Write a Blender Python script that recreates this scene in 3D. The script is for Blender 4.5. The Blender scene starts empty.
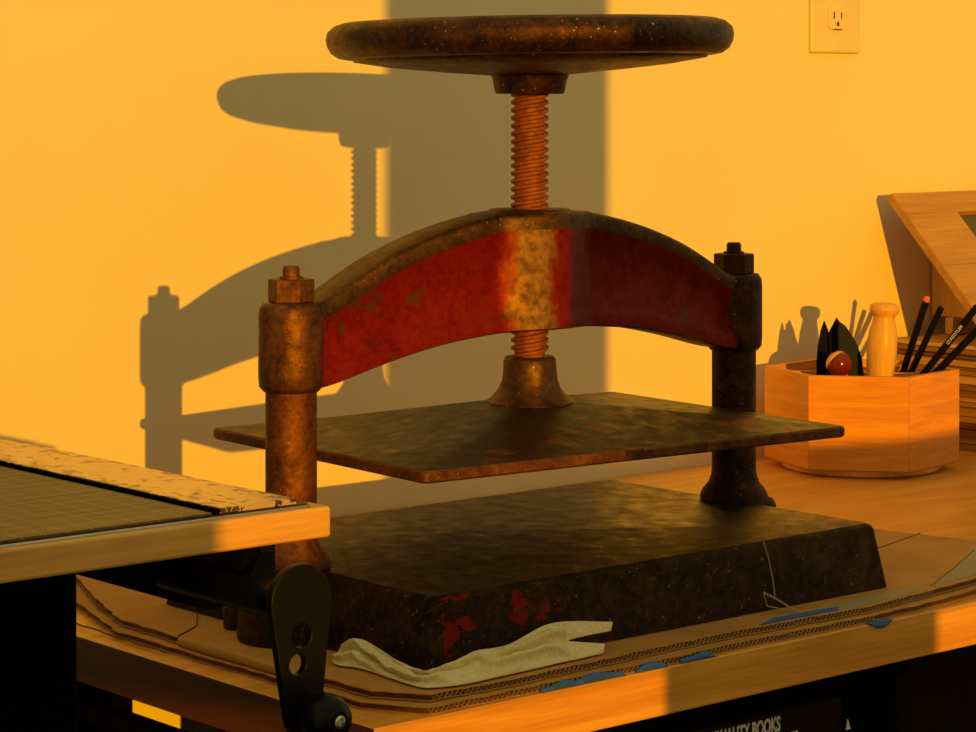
import bpy, bmesh, math, random
from mathutils import Vector, Matrix, noise
random.seed(4)
C = bpy.context.scene.collection
PI = math.pi

# ------------------------------------------------------------------ materials
def new_mat(name):
    m = bpy.data.materials.new(name); m.use_nodes = True
    nt = m.node_tree; b = nt.nodes['Principled BSDF']
    return m, nt, b

def N(nt, t, **kw):
    n = nt.nodes.new(t)
    for k, v in kw.items():
        if k in n.inputs: n.inputs[k].default_value = v
        else: setattr(n, k, v)
    return n

def coords(nt, scale=(1, 1, 1), rot=(0, 0, 0)):
    tc = N(nt, 'ShaderNodeTexCoord'); mp = N(nt, 'ShaderNodeMapping')
    mp.inputs['Scale'].default_value = scale; mp.inputs['Rotation'].default_value = rot
    nt.links.new(tc.outputs['Object'], mp.inputs['Vector'])
    return mp.outputs['Vector']

def noise_tex(nt, vec, scale, detail=6, rough=.6, dist=0):
    n = N(nt, 'ShaderNodeTexNoise'); n.inputs['Scale'].default_value = scale
    n.inputs['Detail'].default_value = detail; n.inputs['Roughness'].default_value = rough
    n.inputs['Distortion'].default_value = dist
    nt.links.new(vec, n.inputs['Vector']); return n.outputs['Fac']

def ramp(nt, fac, stops, mode='LINEAR'):
    r = N(nt, 'ShaderNodeValToRGB'); r.color_ramp.interpolation = mode
    el = r.color_ramp.elements
    while len(el) < len(stops): el.new(.5)
    for e, (p, c) in zip(el, stops):
        e.position = p; e.color = (*c, 1) if isinstance(c, tuple) else (c, c, c, 1)
    nt.links.new(fac, r.inputs['Fac']); return r.outputs['Color']

def mix(nt, fac, a, b, mode='MIX'):
    m = N(nt, 'ShaderNodeMix', data_type='RGBA', blend_type=mode)
    for i, v in ((0, fac), (6, a), (7, b)):
        if isinstance(v, (int, float)): m.inputs[i].default_value = v
        elif isinstance(v, tuple): m.inputs[i].default_value = (*v, 1)
        else: nt.links.new(v, m.inputs[i])
    return m.outputs[2]

def bump(nt, b, h, strength=.3, dist=.001):
    n = N(nt, 'ShaderNodeBump'); n.inputs['Strength'].default_value = strength
    n.inputs['Distance'].default_value = dist
    nt.links.new(h, n.inputs['Height']); nt.links.new(n.outputs['Normal'], b.inputs['Normal'])

def plain(name, col, rough=.5, metal=0, spec=.5, bs=0, bscale=200):
    m, nt, b = new_mat(name)
    v = coords(nt); f = noise_tex(nt, v, bscale)
    c = ramp(nt, f, [(.3, tuple(x*.85 for x in col)), (.7, tuple(min(1, x*1.1) for x in col))])
    nt.links.new(c, b.inputs['Base Color'])
    b.inputs['Roughness'].default_value = rough; b.inputs['Metallic'].default_value = metal
    b.inputs['Specular IOR Level'].default_value = spec
    if bs: bump(nt, b, f, bs)
    return m

def wood(name, c1, c2, axis=0, rough=.45, scale=1., line=None, spec=.4):
    m, nt, b = new_mat(name)
    s = [14*scale]*3; s[axis] = 1.1*scale
    v = coords(nt, tuple(s))
    f = noise_tex(nt, v, 3.0, 5, .55, 1.2)
    s2 = [160*scale]*3; s2[axis] = 5*scale
    v2 = coords(nt, tuple(s2)); g = noise_tex(nt, v2, 2.5, 4, .6)
    c = ramp(nt, f, [(.28, c1), (.5, tuple((p+q)/2 for p, q in zip(c1, c2))), (.7, c2)])
    c = mix(nt, .35, c, ramp(nt, g, [(.3, .45), (.6, 1.)]), 'MULTIPLY')
    nt.links.new(c, b.inputs['Base Color'])
    b.inputs['Roughness'].default_value = rough; b.inputs['Specular IOR Level'].default_value = spec
    bump(nt, b, g, .12, .0005)
    return m

def iron(name, dark, mid, lite, rough=(.35, .65), fleck=(.45, .35, .28), fl=.72, bs=.5, metal=.6,
         extra=None, scale=1., spec=.5):
    m, nt, b = new_mat(name)
    v = coords(nt)
    f = noise_tex(nt, v, 34*scale, 10, .74, .5)
    g = noise_tex(nt, v, 380*scale, 3, .6)
    f2 = noise_tex(nt, v, 210*scale, 6, .7)
    a_ = N(nt, 'ShaderNodeMath', operation='MULTIPLY'); nt.links.new(f, a_.inputs[0]); a_.inputs[1].default_value = .55
    b2 = N(nt, 'ShaderNodeMath', operation='MULTIPLY_ADD'); nt.links.new(f2, b2.inputs[0]); b2.inputs[1].default_value = .45
    nt.links.new(a_.outputs[0], b2.inputs[2])
    c = ramp(nt, b2.outputs[0], [(.40, dark), (.5, mid), (.61, lite)])
    if extra:   # paint chips with their own outline
        e = noise_tex(nt, coords(nt, extra[2]), extra[1], 7, .65, .4)
        c = mix(nt, ramp(nt, e, [(extra[3], 0.), (extra[3]+.03, 1.)]), c, extra[0])
    gg = ramp(nt, g, [(fl, 0.), (fl+.05, 1.)])
    c = mix(nt, gg, c, fleck)
    nt.links.new(c, b.inputs['Base Color'])
    r = N(nt, 'ShaderNodeMapRange'); r.inputs['To Min'].default_value = rough[0]; r.inputs['To Max'].default_value = rough[1]
    r.inputs['From Min'].default_value = .3; r.inputs['From Max'].default_value = .7
    h = noise_tex(nt, v, 70*scale, 6, .6)
    nt.links.new(h, r.inputs['Value']); nt.links.new(r.outputs['Result'], b.inputs['Roughness'])
    b.inputs['Metallic'].default_value = metal; b.inputs['Specular IOR Level'].default_value = spec
    k = noise_tex(nt, v, 300*scale, 8, .75)
    bump(nt, b, k, bs, .0012)
    return m

M = {}
# walls
m, nt, b = new_mat('wall_paint'); v = coords(nt)
nt.links.new(ramp(nt, noise_tex(nt, v, 2.2, 4), [(.3, (.80, .70, .46)), (.7, (.86, .76, .50))]), b.inputs['Base Color'])
b.inputs['Roughness'].default_value = .7; b.inputs['Specular IOR Level'].default_value = .2
bump(nt, b, noise_tex(nt, v, 260, 4), .10, .0006); M['wall'] = m
M['floor'] = plain('dark_floor', (.035, .022, .014), .6)
M['frame'] = plain('window_frame_paint', (.5, .45, .36), .5)
M['endgrain'] = wood('shade_toned_end_grain', (.045, .010, .002), (.13, .035, .006), 1, .5)  # left end of worktop: its shade is put into the wood colour
M['worktop'] = wood('birch_worktop', (.68, .28, .035), (.92, .46, .08), 0, .35)
M['boardwood'] = wood('board_wood', (.62, .31, .06), (.88, .50, .12), 0, .42)
M['boxwood'] = wood('box_wood', (.66, .24, .02), (.90, .38, .04), 0, .45, 2)
M['palewood'] = wood('pale_turned_wood', (.72, .38, .07), (.86, .50, .12), 2, .35, 2)
M['plywood'] = wood('plywood', (.45, .22, .03), (.60, .32, .06), 0, .5)
M['plyedge'] = wood('plywood_edge', (.34, .17, .06), (.62, .36, .13), 0, .6, 3)
M['black'] = plain('black_metal', (.003, .003, .003), .35, .0, .18)
M['blackmat'] = plain('matt_black', (.0015, .0012, .001), .9, 0, .03)
M['handle'] = plain('black_handle_metal', (.004, .003, .0015), .4, .0, .22)
M['iron'] = iron('brown_rusty_iron', (.012, .004, .001), (.045, .014, .003), (.10, .036, .008), (.4, .65), fl=.68, spec=.25)
M['wheel'] = iron('wheel_iron', (.016, .004, .001), (.052, .015, .003), (.11, .038, .008), (.34, .55), fl=.66, bs=.5)
M['rust'] = iron('orange_rust_iron', (.055, .014, .002), (.14, .042, .007), (.24, .085, .016), (.4, .65), fl=.68)
M['screw'] = iron('rusty_screw_iron', (.15, .030, .004), (.27, .060, .008), (.36, .10, .015), (.5, .7), fl=.7, bs=.4, metal=.15)
M['base'] = iron('base_iron', (.012, .005, .001), (.040, .016, .003), (.12, .045, .012), (.24, .55), fl=.64, bs=.7,
                 fleck=(.34, .19, .11), scale=.8, spec=1.)
M['platen'] = iron('olive_painted_iron', (.010, .008, .001), (.026, .019, .003), (.060, .036, .006), (.26, .5),
                   fl=.70, bs=.4, extra=((.17, .065, .018), 30, (1, 1, 1), .57))
M['platenedge'] = M['rust']
# sides of the base: dark brown iron with two worn patches of red paint
m = iron('base_side_iron', (.009, .0035, .0006), (.034, .013, .002), (.080, .032, .006), (.5, .75), fl=.66, bs=.8, spec=.25,
         fleck=(.28, .17, .08), scale=.8)
nt = m.node_tree; b = nt.nodes['Principled BSDF']
src = b.inputs['Base Color'].links[0].from_socket
tc = N(nt, 'ShaderNodeTexCoord'); nv = N(nt, 'ShaderNodeTexNoise'); nv.inputs['Scale'].default_value = 90
nv.inputs['Detail'].default_value = 5
nt.links.new(tc.outputs['Object'], nv.inputs['Vector'])
off = N(nt, 'ShaderNodeVectorMath', operation='MULTIPLY_ADD')
nt.links.new(nv.outputs['Color'], off.inputs[0]); off.inputs[1].default_value = (.030, .030, .030)
nt.links.new(tc.outputs['Object'], off.inputs[2])
cur = src
BZ = .7616
for (cx, cz, rx, rz) in ((-.2135, .785, .0055, .016), (-.199, .7915, .012, .0045), (-.150, .7985, .009, .006), (-.150, .789, .012, .003),
                         (-.125, .791, .004, .003), (-.205, .8095, .013, .0022)):
    d = N(nt, 'ShaderNodeVectorMath', operation='SUBTRACT'); nt.links.new(off.outputs[0], d.inputs[0])
    d.inputs[1].default_value = (cx+.015, -.157+.015, cz-BZ+.015)
    s = N(nt, 'ShaderNodeVectorMath', operation='MULTIPLY'); nt.links.new(d.outputs[0], s.inputs[0])
    s.inputs[1].default_value = (1/rx, 20, 1/rz)
    l = N(nt, 'ShaderNodeVectorMath', operation='LENGTH'); nt.links.new(s.outputs[0], l.inputs[0])
    k = ramp(nt, l.outputs['Value'], [(.80, 1.), (.98, 0.)])
    cur = mix(nt, k, cur, (.22, .008, .004))
nt.links.new(cur, b.inputs['Base Color']); M['baseside'] = m
# red painted web of the arch, worn brown at the centre boss
m = iron('red_painted_arch', (.10, .0015, .0003), (.20, .004, .0008), (.21, .016, .002), (.40, .6), fl=.72, bs=.18, scale=.9,
         fleck=(.32, .10, .04), extra=((.11, .030, .004), 22, (1, 1, 1.6), .585), metal=.35, spec=.2)
nt = m.node_tree; b = nt.nodes['Principled BSDF']; src = b.inputs['Base Color'].links[0].from_socket
tc = N(nt, 'ShaderNodeTexCoord'); sx = N(nt, 'ShaderNodeSeparateXYZ'); nt.links.new(tc.outputs['Object'], sx.inputs[0])
wn = noise_tex(nt, coords(nt, (1, 1, .4)), 60, 6, .7)
ad = N(nt, 'ShaderNodeMath', operation='MULTIPLY_ADD'); nt.links.new(wn, ad.inputs[0]); ad.inputs[1].default_value = .030
nt.links.new(sx.outputs['X'], ad.inputs[2])
sb = N(nt, 'ShaderNodeMath', operation='ADD'); nt.links.new(ad.outputs[0], sb.inputs[0]); sb.inputs[1].default_value = .007
ab = N(nt, 'ShaderNodeMath', operation='ABSOLUTE'); nt.links.new(sb.outputs[0], ab.inputs[0])
dv = N(nt, 'ShaderNodeMath', operation='MULTIPLY'); nt.links.new(ab.outputs[0], dv.inputs[0]); dv.inputs[1].default_value = 20
k = ramp(nt, dv.outputs[0], [(.22, 1.), (.42, 0.)])
wear = ramp(nt, noise_tex(nt, coords(nt), 120, 6), [(.35, (.10, .045, .012)), (.6, (.30, .15, .04))])
nt.links.new(mix(nt, k, src, wear), b.inputs['Base Color']); M['red'] = m
M['archrim'] = iron('arch_edge_iron', (.030, .012, .002), (.080, .034, .006), (.15, .062, .012), (.35, .55), fl=.68, bs=.4)
M['sleeve'] = iron('painted_sleeve_iron', (.045, .013, .003), (.12, .042, .008), (.21, .078, .014), (.32, .55), fl=.69, bs=.4,
                   extra=((.20, .014, .004), 24, (1, 1, .7), .58))
# card
m, nt, b = new_mat('corrugated_card'); v = coords(nt)
c = ramp(nt, noise_tex(nt, v, 12, 5), [(.3, (.46, .21, .035)), (.7, (.62, .31, .06))])
w = N(nt, 'ShaderNodeTexWave'); w.inputs['Scale'].default_value = 60; w.bands_direction = 'X'
nt.links.new(coords(nt), w.inputs['Vector'])
c = mix(nt, .10, c, w.outputs['Color'], 'MULTIPLY')
nt.links.new(c, b.inputs['Base Color']); b.inputs['Roughness'].default_value = .8
bump(nt, b, w.outputs['Fac'], .15, .0006); M['card'] = m
M['carddark'] = plain('card_core', (.20, .085, .025), .85)
M['flute'] = plain('card_flute', (.50, .36, .20), .85)
M['bluepaper'] = plain('blue_printed_paper', (.06, .16, .50), .7, 0, .2)
M['beigepaper'] = plain('grey_printed_paper', (.36, .30, .16), .7)
M['rag'] = plain('unbleached_cloth', (.84, .72, .40), .85, 0, .2, .9, 350)
M['clear'] = plain('pale_plastic_strap', (.35, .28, .2), .3)
M['outlet'] = plain('ivory_plastic', (.78, .66, .38), .35, bscale=4)
M['slot'] = plain('dark_slot', (.08, .03, .01), .7)
M['redgloss'] = plain('varnished_red_wood', (.16, .012, .004), .12)
M['felt'] = plain('dark_leather', (.004, .003, .003), .75, 0, .12)
M['green'] = plain('dark_green_leather', (.003, .009, .007), .6, 0, .2)
M['eraser'] = plain('pink_eraser', (.75, .16, .14), .7)
M['steel'] = plain('bright_steel', (.6, .6, .58), .2, 1)
M['letters'] = plain('pale_lettering', (.75, .72, .65), .6)
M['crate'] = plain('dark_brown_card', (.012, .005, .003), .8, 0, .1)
M['mathole'] = plain('shadow_grey_card', (.10, .08, .04), .7)
# cutting mat with grid
m, nt, b = new_mat('cutting_mat'); v = coords(nt)
br = N(nt, 'ShaderNodeTexBrick'); br.offset = 0; br.inputs['Scale'].default_value = 1
br.inputs['Brick Width'].default_value = .0127; br.inputs['Row Height'].default_value = .0127
br.inputs['Mortar Size'].default_value = .00035; br.inputs['Mortar Smooth'].default_value = .2
br.inputs['Color1'].default_value = (0, 0, 0, 1); br.inputs['Color2'].default_value = (0, 0, 0, 1); br.inputs['Mortar'].default_value = (1, 1, 1, 1)
nt.links.new(v, br.inputs['Vector'])
c = ramp(nt, noise_tex(nt, coords(nt, (3, 30, 1)), 9, 7), [(.3, (.14, .09, .018)), (.7, (.32, .20, .045))])
c = mix(nt, .7, c, mix(nt, br.outputs['Color'], c, (.50, .38, .15)))
nt.links.new(c, b.inputs['Base Color']); b.inputs['Roughness'].default_value = .55
M['mat'] = m
# ruler strip with worn marks
m, nt, b = new_mat('worn_ruler'); v = coords(nt)
f = noise_tex(nt, coords(nt, (1.4, .8, 1)), 140, 4, .6)
sx = N(nt, 'ShaderNodeSeparateXYZ'); nt.links.new(v, sx.inputs[0])
ab = N(nt, 'ShaderNodeMath', operation='ABSOLUTE')
sb = N(nt, 'ShaderNodeMath', operation='ADD'); sb.inputs[1].default_value = 0.
nt.links.new(sx.outputs['X'], sb.inputs[0]); nt.links.new(sb.outputs[0], ab.inputs[0])
ml = N(nt, 'ShaderNodeMath', operation='MULTIPLY_ADD'); nt.links.new(ab.outputs[0], ml.inputs[0]); ml.inputs[1].default_value = 6.5
nt.links.new(f, ml.inputs[2])
k = ramp(nt, ml.outputs[0], [(.635, 0.), (.65, 1.)])
c = mix(nt, k, (.80, .56, .24), (.12, .06, .055))
nt.links.new(c, b.inputs['Base Color']); b.inputs['Metallic'].default_value = .55
b.inputs['Roughness'].default_value = .22; M['ruler'] = m

# ------------------------------------------------------------------ helpers
def obj(name, bm, mat, parent=None, smooth=True, bevel=0, seg=2, angle=40, subsurf=0):
    me = bpy.data.meshes.new(name)
    bmesh.ops.recalc_face_normals(bm, faces=bm.faces[:])
    if parent is not None: bmesh.ops.translate(bm, verts=bm.verts[:], vec=-parent_loc(parent))
    bm.to_mesh(me); bm.free()
    o = bpy.data.objects.new(name, me); C.objects.link(o)
    mats = mat if isinstance(mat, (list, tuple)) else [mat]
    for x in mats: me.materials.append(x)
    if parent is not None: o.parent = parent
    if smooth:
        for p in me.polygons: p.use_smooth = True
    if bevel:
        md = o.modifiers.new('Bevel', 'BEVEL'); md.width = bevel; md.segments = seg
        md.limit_method = 'ANGLE'; md.angle_limit = math.radians(35); md.harden_normals = True
    elif smooth:
        try: me.set_sharp_from_angle(angle=math.radians(angle))
        except Exception: pass
    if subsurf:
        md = o.modifiers.new('Sub', 'SUBSURF'); md.levels = subsurf; md.render_levels = subsurf
    return o

def parent_loc(p):
    l = Vector((0, 0, 0))
    while p is not None:
        l += p.location; p = p.parent
    return l

def thing(name, label, cat, loc=(0, 0, 0), group=None):
    o = bpy.data.objects.new(name, None); C.objects.link(o); o.location = loc
    o.empty_display_size = .05
    o['label'] = label; o['category'] = cat
    if group: o['group'] = group
    return o

def tag(o, label, cat, group=None):
    o['label'] = label; o['category'] = cat
    if group: o['group'] = group
    return o

def struct(name, bm, mat, **k):
    o = obj(name, bm, mat, **k); o['kind'] = 'structure'; return o

def rebase(o, loc):   # move a top-level mesh object's origin to loc
    o.data.transform(Matrix.Translation(-Vector(loc))); o.location = loc; return o

def box(bm, x0, x1, y0, y1, z0, z1, mi=0):
    vs = [bm.verts.new((x, y, z)) for z in (z0, z1) for y in (y0, y1) for x in (x0, x1)]
    for f in ((0, 2, 3, 1), (4, 5, 7, 6), (0, 1, 5, 4), (2, 6, 7, 3), (0, 4, 6, 2), (1, 3, 7, 5)):
        bm.faces.new([vs[i] for i in f]).material_index = mi
    return vs

def Box(*a):
    bm = bmesh.new(); box(bm, *a); return bm

def lathe(bm, prof, c=(0, 0, 0), n=48, axis=None, closed=False):
    """prof: list of (r, h); revolved about z through c (or about axis vector)."""
    q = Vector((0, 0, 1)).rotation_difference(Vector(axis).normalized()) if axis is not None else None
    rings = []
    c = Vector(c)
    for r, h in prof:
        if r < 1e-6:
            p = Vector((0, 0, h)); p = q @ p if q else p
            rings.append([bm.verts.new(p+c)])
        else:
            ring = []
            for i in range(n):
                a = 2*PI*i/n; p = Vector((r*math.cos(a), r*math.sin(a), h)); p = q @ p if q else p
                ring.append(bm.verts.new(p+c))
            rings.append(ring)
    pairs = list(zip(rings, rings[1:]))
    if closed: pairs.append((rings[-1], rings[0]))
    for A, B in pairs:
        for i in range(n):
            j = (i+1) % n
            if len(A) == 1 and len(B) == 1: break
            if len(A) == 1: bm.faces.new((A[0], B[i], B[j]))
            elif len(B) == 1: bm.faces.new((A[i], A[j], B[0]))
            else: bm.faces.new((A[i], A[j], B[j], B[i]))
    return bm

def prism(bm, pts, z0, z1, mi=0):
    lo = [bm.verts.new((x, y, z0)) for x, y in pts]; hi = [bm.verts.new((x, y, z1)) for x, y in pts]
    bm.faces.new(lo[::-1]).material_index = mi; bm.faces.new(hi).material_index = mi
    n = len(pts)
    for i in range(n):
        bm.faces.new((lo[i], lo[(i+1) % n], hi[(i+1) % n], hi[i])).material_index = mi
    return bm

def tube(bm, pts, r, n=8):
    pts = [Vector(p) for p in pts]; rings = []
    for i, p in enumerate(pts):
        t = (pts[min(i+1, len(pts)-1)]-pts[max(i-1, 0)]).normalized()
        s = t.cross(Vector((0, 0, 1)));
        if s.length < .05: s = t.cross(Vector((0, 1, 0)))
        s.normalize(); u = s.cross(t)
        rr = r[i] if isinstance(r, (list, tuple)) else r
        rings.append([bm.verts.new(p+(s*math.cos(2*PI*k/n)+u*math.sin(2*PI*k/n))*rr) for k in range(n)])
    for A, B in zip(rings, rings[1:]):
        for k in range(n): bm.faces.new((A[k], A[(k+1) % n], B[(k+1) % n], B[k]))
    bm.faces.new(rings[0][::-1]); bm.faces.new(rings[-1])
    return bm

def hexpts(c, r, n=6, a0=0): return [(c[0]+r*math.cos(a0+2*PI*i/n), c[1]+r*math.sin(a0+2*PI*i/n)) for i in range(n)]

# ------------------------------------------------------------------ room
WY = .4512
struct('floor', Box(-3.2, 4.2, -2.25, WY+.12, -.06, 0), M['floor'], smooth=False)
struct('wall_back', Box(-3.2, 4.2, WY, WY+.12, 0, 2.6), M['wall'], smooth=False)
# window wall behind the camera, two tall window openings with a meeting rail across each
bm = bmesh.new()
Y0, Y1 = -2.15, -2.0
W1 = (-1.300, -.800); W2 = (-.562, .62); SILL, HEAD = .58, 2.25
box(bm, -3.2, W1[0], Y0, Y1, 0, 2.6); box(bm, W1[1], W2[0], Y0, Y1, 0, 2.6); box(bm, W2[1], 4.2, Y0, Y1, 0, 2.6)
for w in (W1, W2):
    box(bm, w[0], w[1], Y0, Y1, 0, SILL); box(bm, w[0], w[1], Y0, Y1, HEAD, 2.6)
struct('wall_front', bm, M['wall'], smooth=False)
for i, w in enumerate((W1, W2)):
    bm = bmesh.new(); box(bm, w[0], w[1], Y0+.03, Y0+.06, .958, 1.046)
    struct('window_%d' % (i+1), bm, M['frame'], smooth=False)

# wall outlet
t = thing('wall_outlet', 'ivory electrical outlet cover plate high on the wall above the pencil box', 'outlet', (.8685, WY, 1.267))
bm = bmesh.new(); box(bm, .8262, .9108, WY-.0060, WY, 1.2035, 1.3305)
obj('cover_plate', bm, M['outlet'], t, bevel=.003)
for zc in (1.2445, 1.2895):
    bm = bmesh.new()
    pts = []
    for k in range(40):
        a = 2*PI*k/40; pts.append((max(-.0165, min(.0165, .0185*math.cos(a))), max(-.0135, min(.0135, .0180*math.sin(a)))))
    lo = [bm.verts.new((.8685+x, WY-.0078, zc+z)) for x, z in pts]; hi = [bm.verts.new((.8685+x, WY-.0055, zc+z)) for x, z in pts]
    bm.faces.new(lo)
    for k in range(40): bm.faces.new((lo[k], lo[(k+1) % 40], hi[(k+1) % 40], hi[k]))
    r = obj('receptacle', bm, M['outlet'], t, smooth=False)
    bm = bmesh.new()
    box(bm, .8685-.0073, .8685-.0053, WY-.0082, WY-.0076, zc-.0015, zc+.0065)
    box(bm, .8685+.0053, .8685+.0069, WY-.0082, WY-.0076, zc-.0008, zc+.0058)
    lo = [bm.verts.new((.8685+.0024*math.cos(a), WY-.0082, zc-.0075+.0027*math.sin(a))) for a in [2*PI*k/16 for k in range(16)]]
    bm.faces.new(lo)
    obj('slot', bm, M['slot'], r, smooth=False)
    bm = bmesh.new(); box(bm, .8685-.0068, .8685+.0068, WY-.0080, WY-.0076, zc-.0142, zc-.0130)
    obj('edge_groove', bm, M['slot'], r, smooth=False)

# ------------------------------------------------------------------ worktop and what is under it
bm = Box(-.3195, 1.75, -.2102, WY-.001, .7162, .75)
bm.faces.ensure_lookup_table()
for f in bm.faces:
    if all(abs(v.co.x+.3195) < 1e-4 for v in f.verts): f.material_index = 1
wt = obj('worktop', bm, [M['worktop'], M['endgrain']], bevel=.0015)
rebase(wt, (.7, .12, .7162))
wt['label'] = 'orange-brown wooden worktop along the wall that carries the iron press'; wt['category'] = 'worktop'
t = thing('table_frame', 'black metal frame and shelf under the wooden worktop', 'table frame', (.7, .1, 0))
obj('side_rail', Box(-.312, -.296, -.18, .22, .685, .697), M['blackmat'], t, smooth=False)
obj('front_rail', Box(-.296, 1.70, -.165, -.150, .690, .7162), M['blackmat'], t, smooth=False)
for (x, y) in ((-.304, .01), (-.304, .40), (1.65, -.16), (1.65, .40)):
    obj('leg', Box(x-.012, x+.012, y-.012, y+.012, 0, .7162 if x > 0 or y > .1 else .697), M['blackmat'], t, smooth=False)
obj('shelf', Box(-.28, 1.70, -.19, .42, .372, .39), M['blackmat'], t, smooth=False)
obj('dark_backing', Box(.0, 1.70, .40, .42, .39, .7162), M['blackmat'], t, smooth=False)  # added black sheet that keeps the space under the worktop dark
obj('dark_backing', Box(-.29, -.094, .425, .437, .39, .7162), M['blackmat'], t, smooth=False)
obj('dark_backing', Box(-.093, -.001, .425, .437, .39, .560), M['blackmat'], t, smooth=False)  # added low sheet, hides lit wall below the gap
obj('dark_screen', Box(.175, 1.62, -.148, -.138, .395, .688), M['blackmat'], t, smooth=False)  # no real drawers: added black sheet standing in for deep shade
# printed carton on the shelf
t = thing('book_carton', 'dark cardboard carton with pale lettering on the shelf under the worktop', 'box', (-.01, -.04, .39))
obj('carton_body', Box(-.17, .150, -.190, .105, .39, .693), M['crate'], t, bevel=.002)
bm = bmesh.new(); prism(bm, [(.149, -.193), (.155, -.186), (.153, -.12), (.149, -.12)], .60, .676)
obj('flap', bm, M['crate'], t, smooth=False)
bm = bmesh.new(); v_ = [bm.verts.new(p) for p in ((.1505, -.194, .668), (.1555, -.194, .668), (.1525, -.194, .676))]
bm.faces.new(v_); w_ = bmesh.ops.extrude_face_region(bm, geom=bm.faces[:]); bmesh.ops.translate(bm, verts=[x for x in w_['geom'] if isinstance(x, bmesh.types.BMVert)], vec=(0, .001, 0))
obj('torn_white_corner', bm, M['letters'], t, smooth=False)
def text(s, x, y, z, size, parent, mat, name, sx=.62):
    cu = bpy.data.curves.new(name, 'FONT'); cu.body = s; cu.size = size; cu.extrude = .0002; cu.align_x = 'RIGHT'
    cu.offset = .0004
    tmp = bpy.data.objects.new('tmp', cu); C.objects.link(tmp)
    bpy.context.view_layer.update()
    me = bpy.data.meshes.new_from_object(tmp.evaluated_get(bpy.context.evaluated_depsgraph_get()))
    bpy.data.objects.remove(tmp)
    me.materials.clear(); me.materials.append(mat)
    me.transform(Matrix.Translation(Vector((x, y, z))-parent_loc(parent)) @ Matrix.Rotation(PI/2, 4, 'X') @ Matrix.Diagonal((sx, 1, 1, 1)))
    o = bpy.data.objects.new(name, me); C.objects.link(o); o.parent = parent
    return o
text('QUALITY BOOKS', .0805, -.1904, .6905-.0115, .0150, t, M['letters'], 'lettering')
text('LES', .1000, -.1904, .6885-.0225, .0135, t, M['letters'], 'lettering')

# ------------------------------------------------------------------ cardboard under the press
ZL, ZU = .7502, .7558
random.seed(7)
def ragged(pts, amp=.0012, step=.008):
    out = []
    for (a, b_) in zip(pts, pts[1:]+pts[:1]):
        L = math.dist(a, b_); n = max(1, int(L/step))
        for i in range(n):
            q = i/n; out.append((a[0]+(b_[0]-a[0])*q+random.uniform(-amp, amp), a[1]+(b_[1]-a[1])*q+random.uniform(-amp, amp)))
    return out
def sheet(name, label, pts, z, th, grp, lift=None):
    """corrugated sheet: two liners with a zigzag flute between, its rim ragged"""
    t = thing(name, label, 'cardboard', (.05, 0, z), grp)
    pts = ragged(pts)
    def warp(bm):
        if lift:
            for v in bm.verts: v.co.z += lift(v.co.x, v.co.y)
    for nm, a, b_, mt in (('bottom_liner', z, z+.0007, M['card']), ('top_liner', z+th-.0007, z+th, M['card'])):
        bm = bmesh.new(); prism(bm, pts, a, b_); warp(bm); obj(nm, bm, mt, t, smooth=False)
    cx, cy = .07, .0
    ins = [(x+(.0025 if x < cx-.2 else -.0025 if x > cx+.2 else 0), y+(.0022 if y < 0 else -.0022)) for x, y in pts]
    bm = bmesh.new(); prism(bm, ins, z+.0007, z+th-.0007); warp(bm)
    obj('core', bm, M['carddark'], t, smooth=False)
    return t, pts
GRP = None
low = [(-.236, .335), (-.266, .235), (-.300, .125), (-.299, .038), (-.297, -.10), (-.295, -.165), (-.272, -.207), (-.182, -.206), (-.05, -.207), (.02, -.204), (.17, -.206), (.262, -.200),
       (.33, -.190), (.492, -.186), (.470, -.075), (.448, .012), (.440, .20), (.21, .21), (.11, .330)]
t_low, lp = sheet('cardboard_sheet', 'lower corrugated cardboard sheet with torn edge lying directly on the worktop', low, ZL, .0050, GRP)
upp = [(-.215, .330), (-.262, .215), (-.290, .137), (-.291, .055), (-.289, -.10), (-.286, -.165), (-.262, -.198), (-.20, -.200), (-.076, -.1955), (.022, -.193), (.092, -.196), (.167, -.199), (.262, -.190),
       (.315, -.183), (.37, -.180), (.485, -.176), (.458, -.070), (.440, .004), (.432, .19), (.20, .20), (.10, .325)]
t_up, up_ = sheet('cardboard_sheet', 'upper corrugated cardboard sheet pressed flat beneath the iron base', upp, ZU, .0050, GRP)
# flute zigzag along the front rims
def flute(t, y, z, th, x0, x1, edge):
    bm = bmesh.new(); pts = []; n = int((x1-x0)/.0022)
    import bisect
    for i in range(n):
        x = x0+(x1-x0)*i/n
        yy = None
        for (a, b_) in zip(edge, edge[1:]):
            if a[0] <= x <= b_[0]: yy = a[1]+(b_[1]-a[1])*(x-a[0])/(b_[0]-a[0]+1e-9)
        if yy is None: continue
        pts.append((x, yy+.0004, z+(.0010 if i % 2 else th-.0010)))
    tube(bm, pts, .00042, 4); obj('flute', bm, M['flute'], t, smooth=False)
flute(t_up, 0, ZU, .005, -.262, .262, upp[6:13])
flute(t_low, 0, ZL, .005, -.272, .262, low[5:11])
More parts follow.
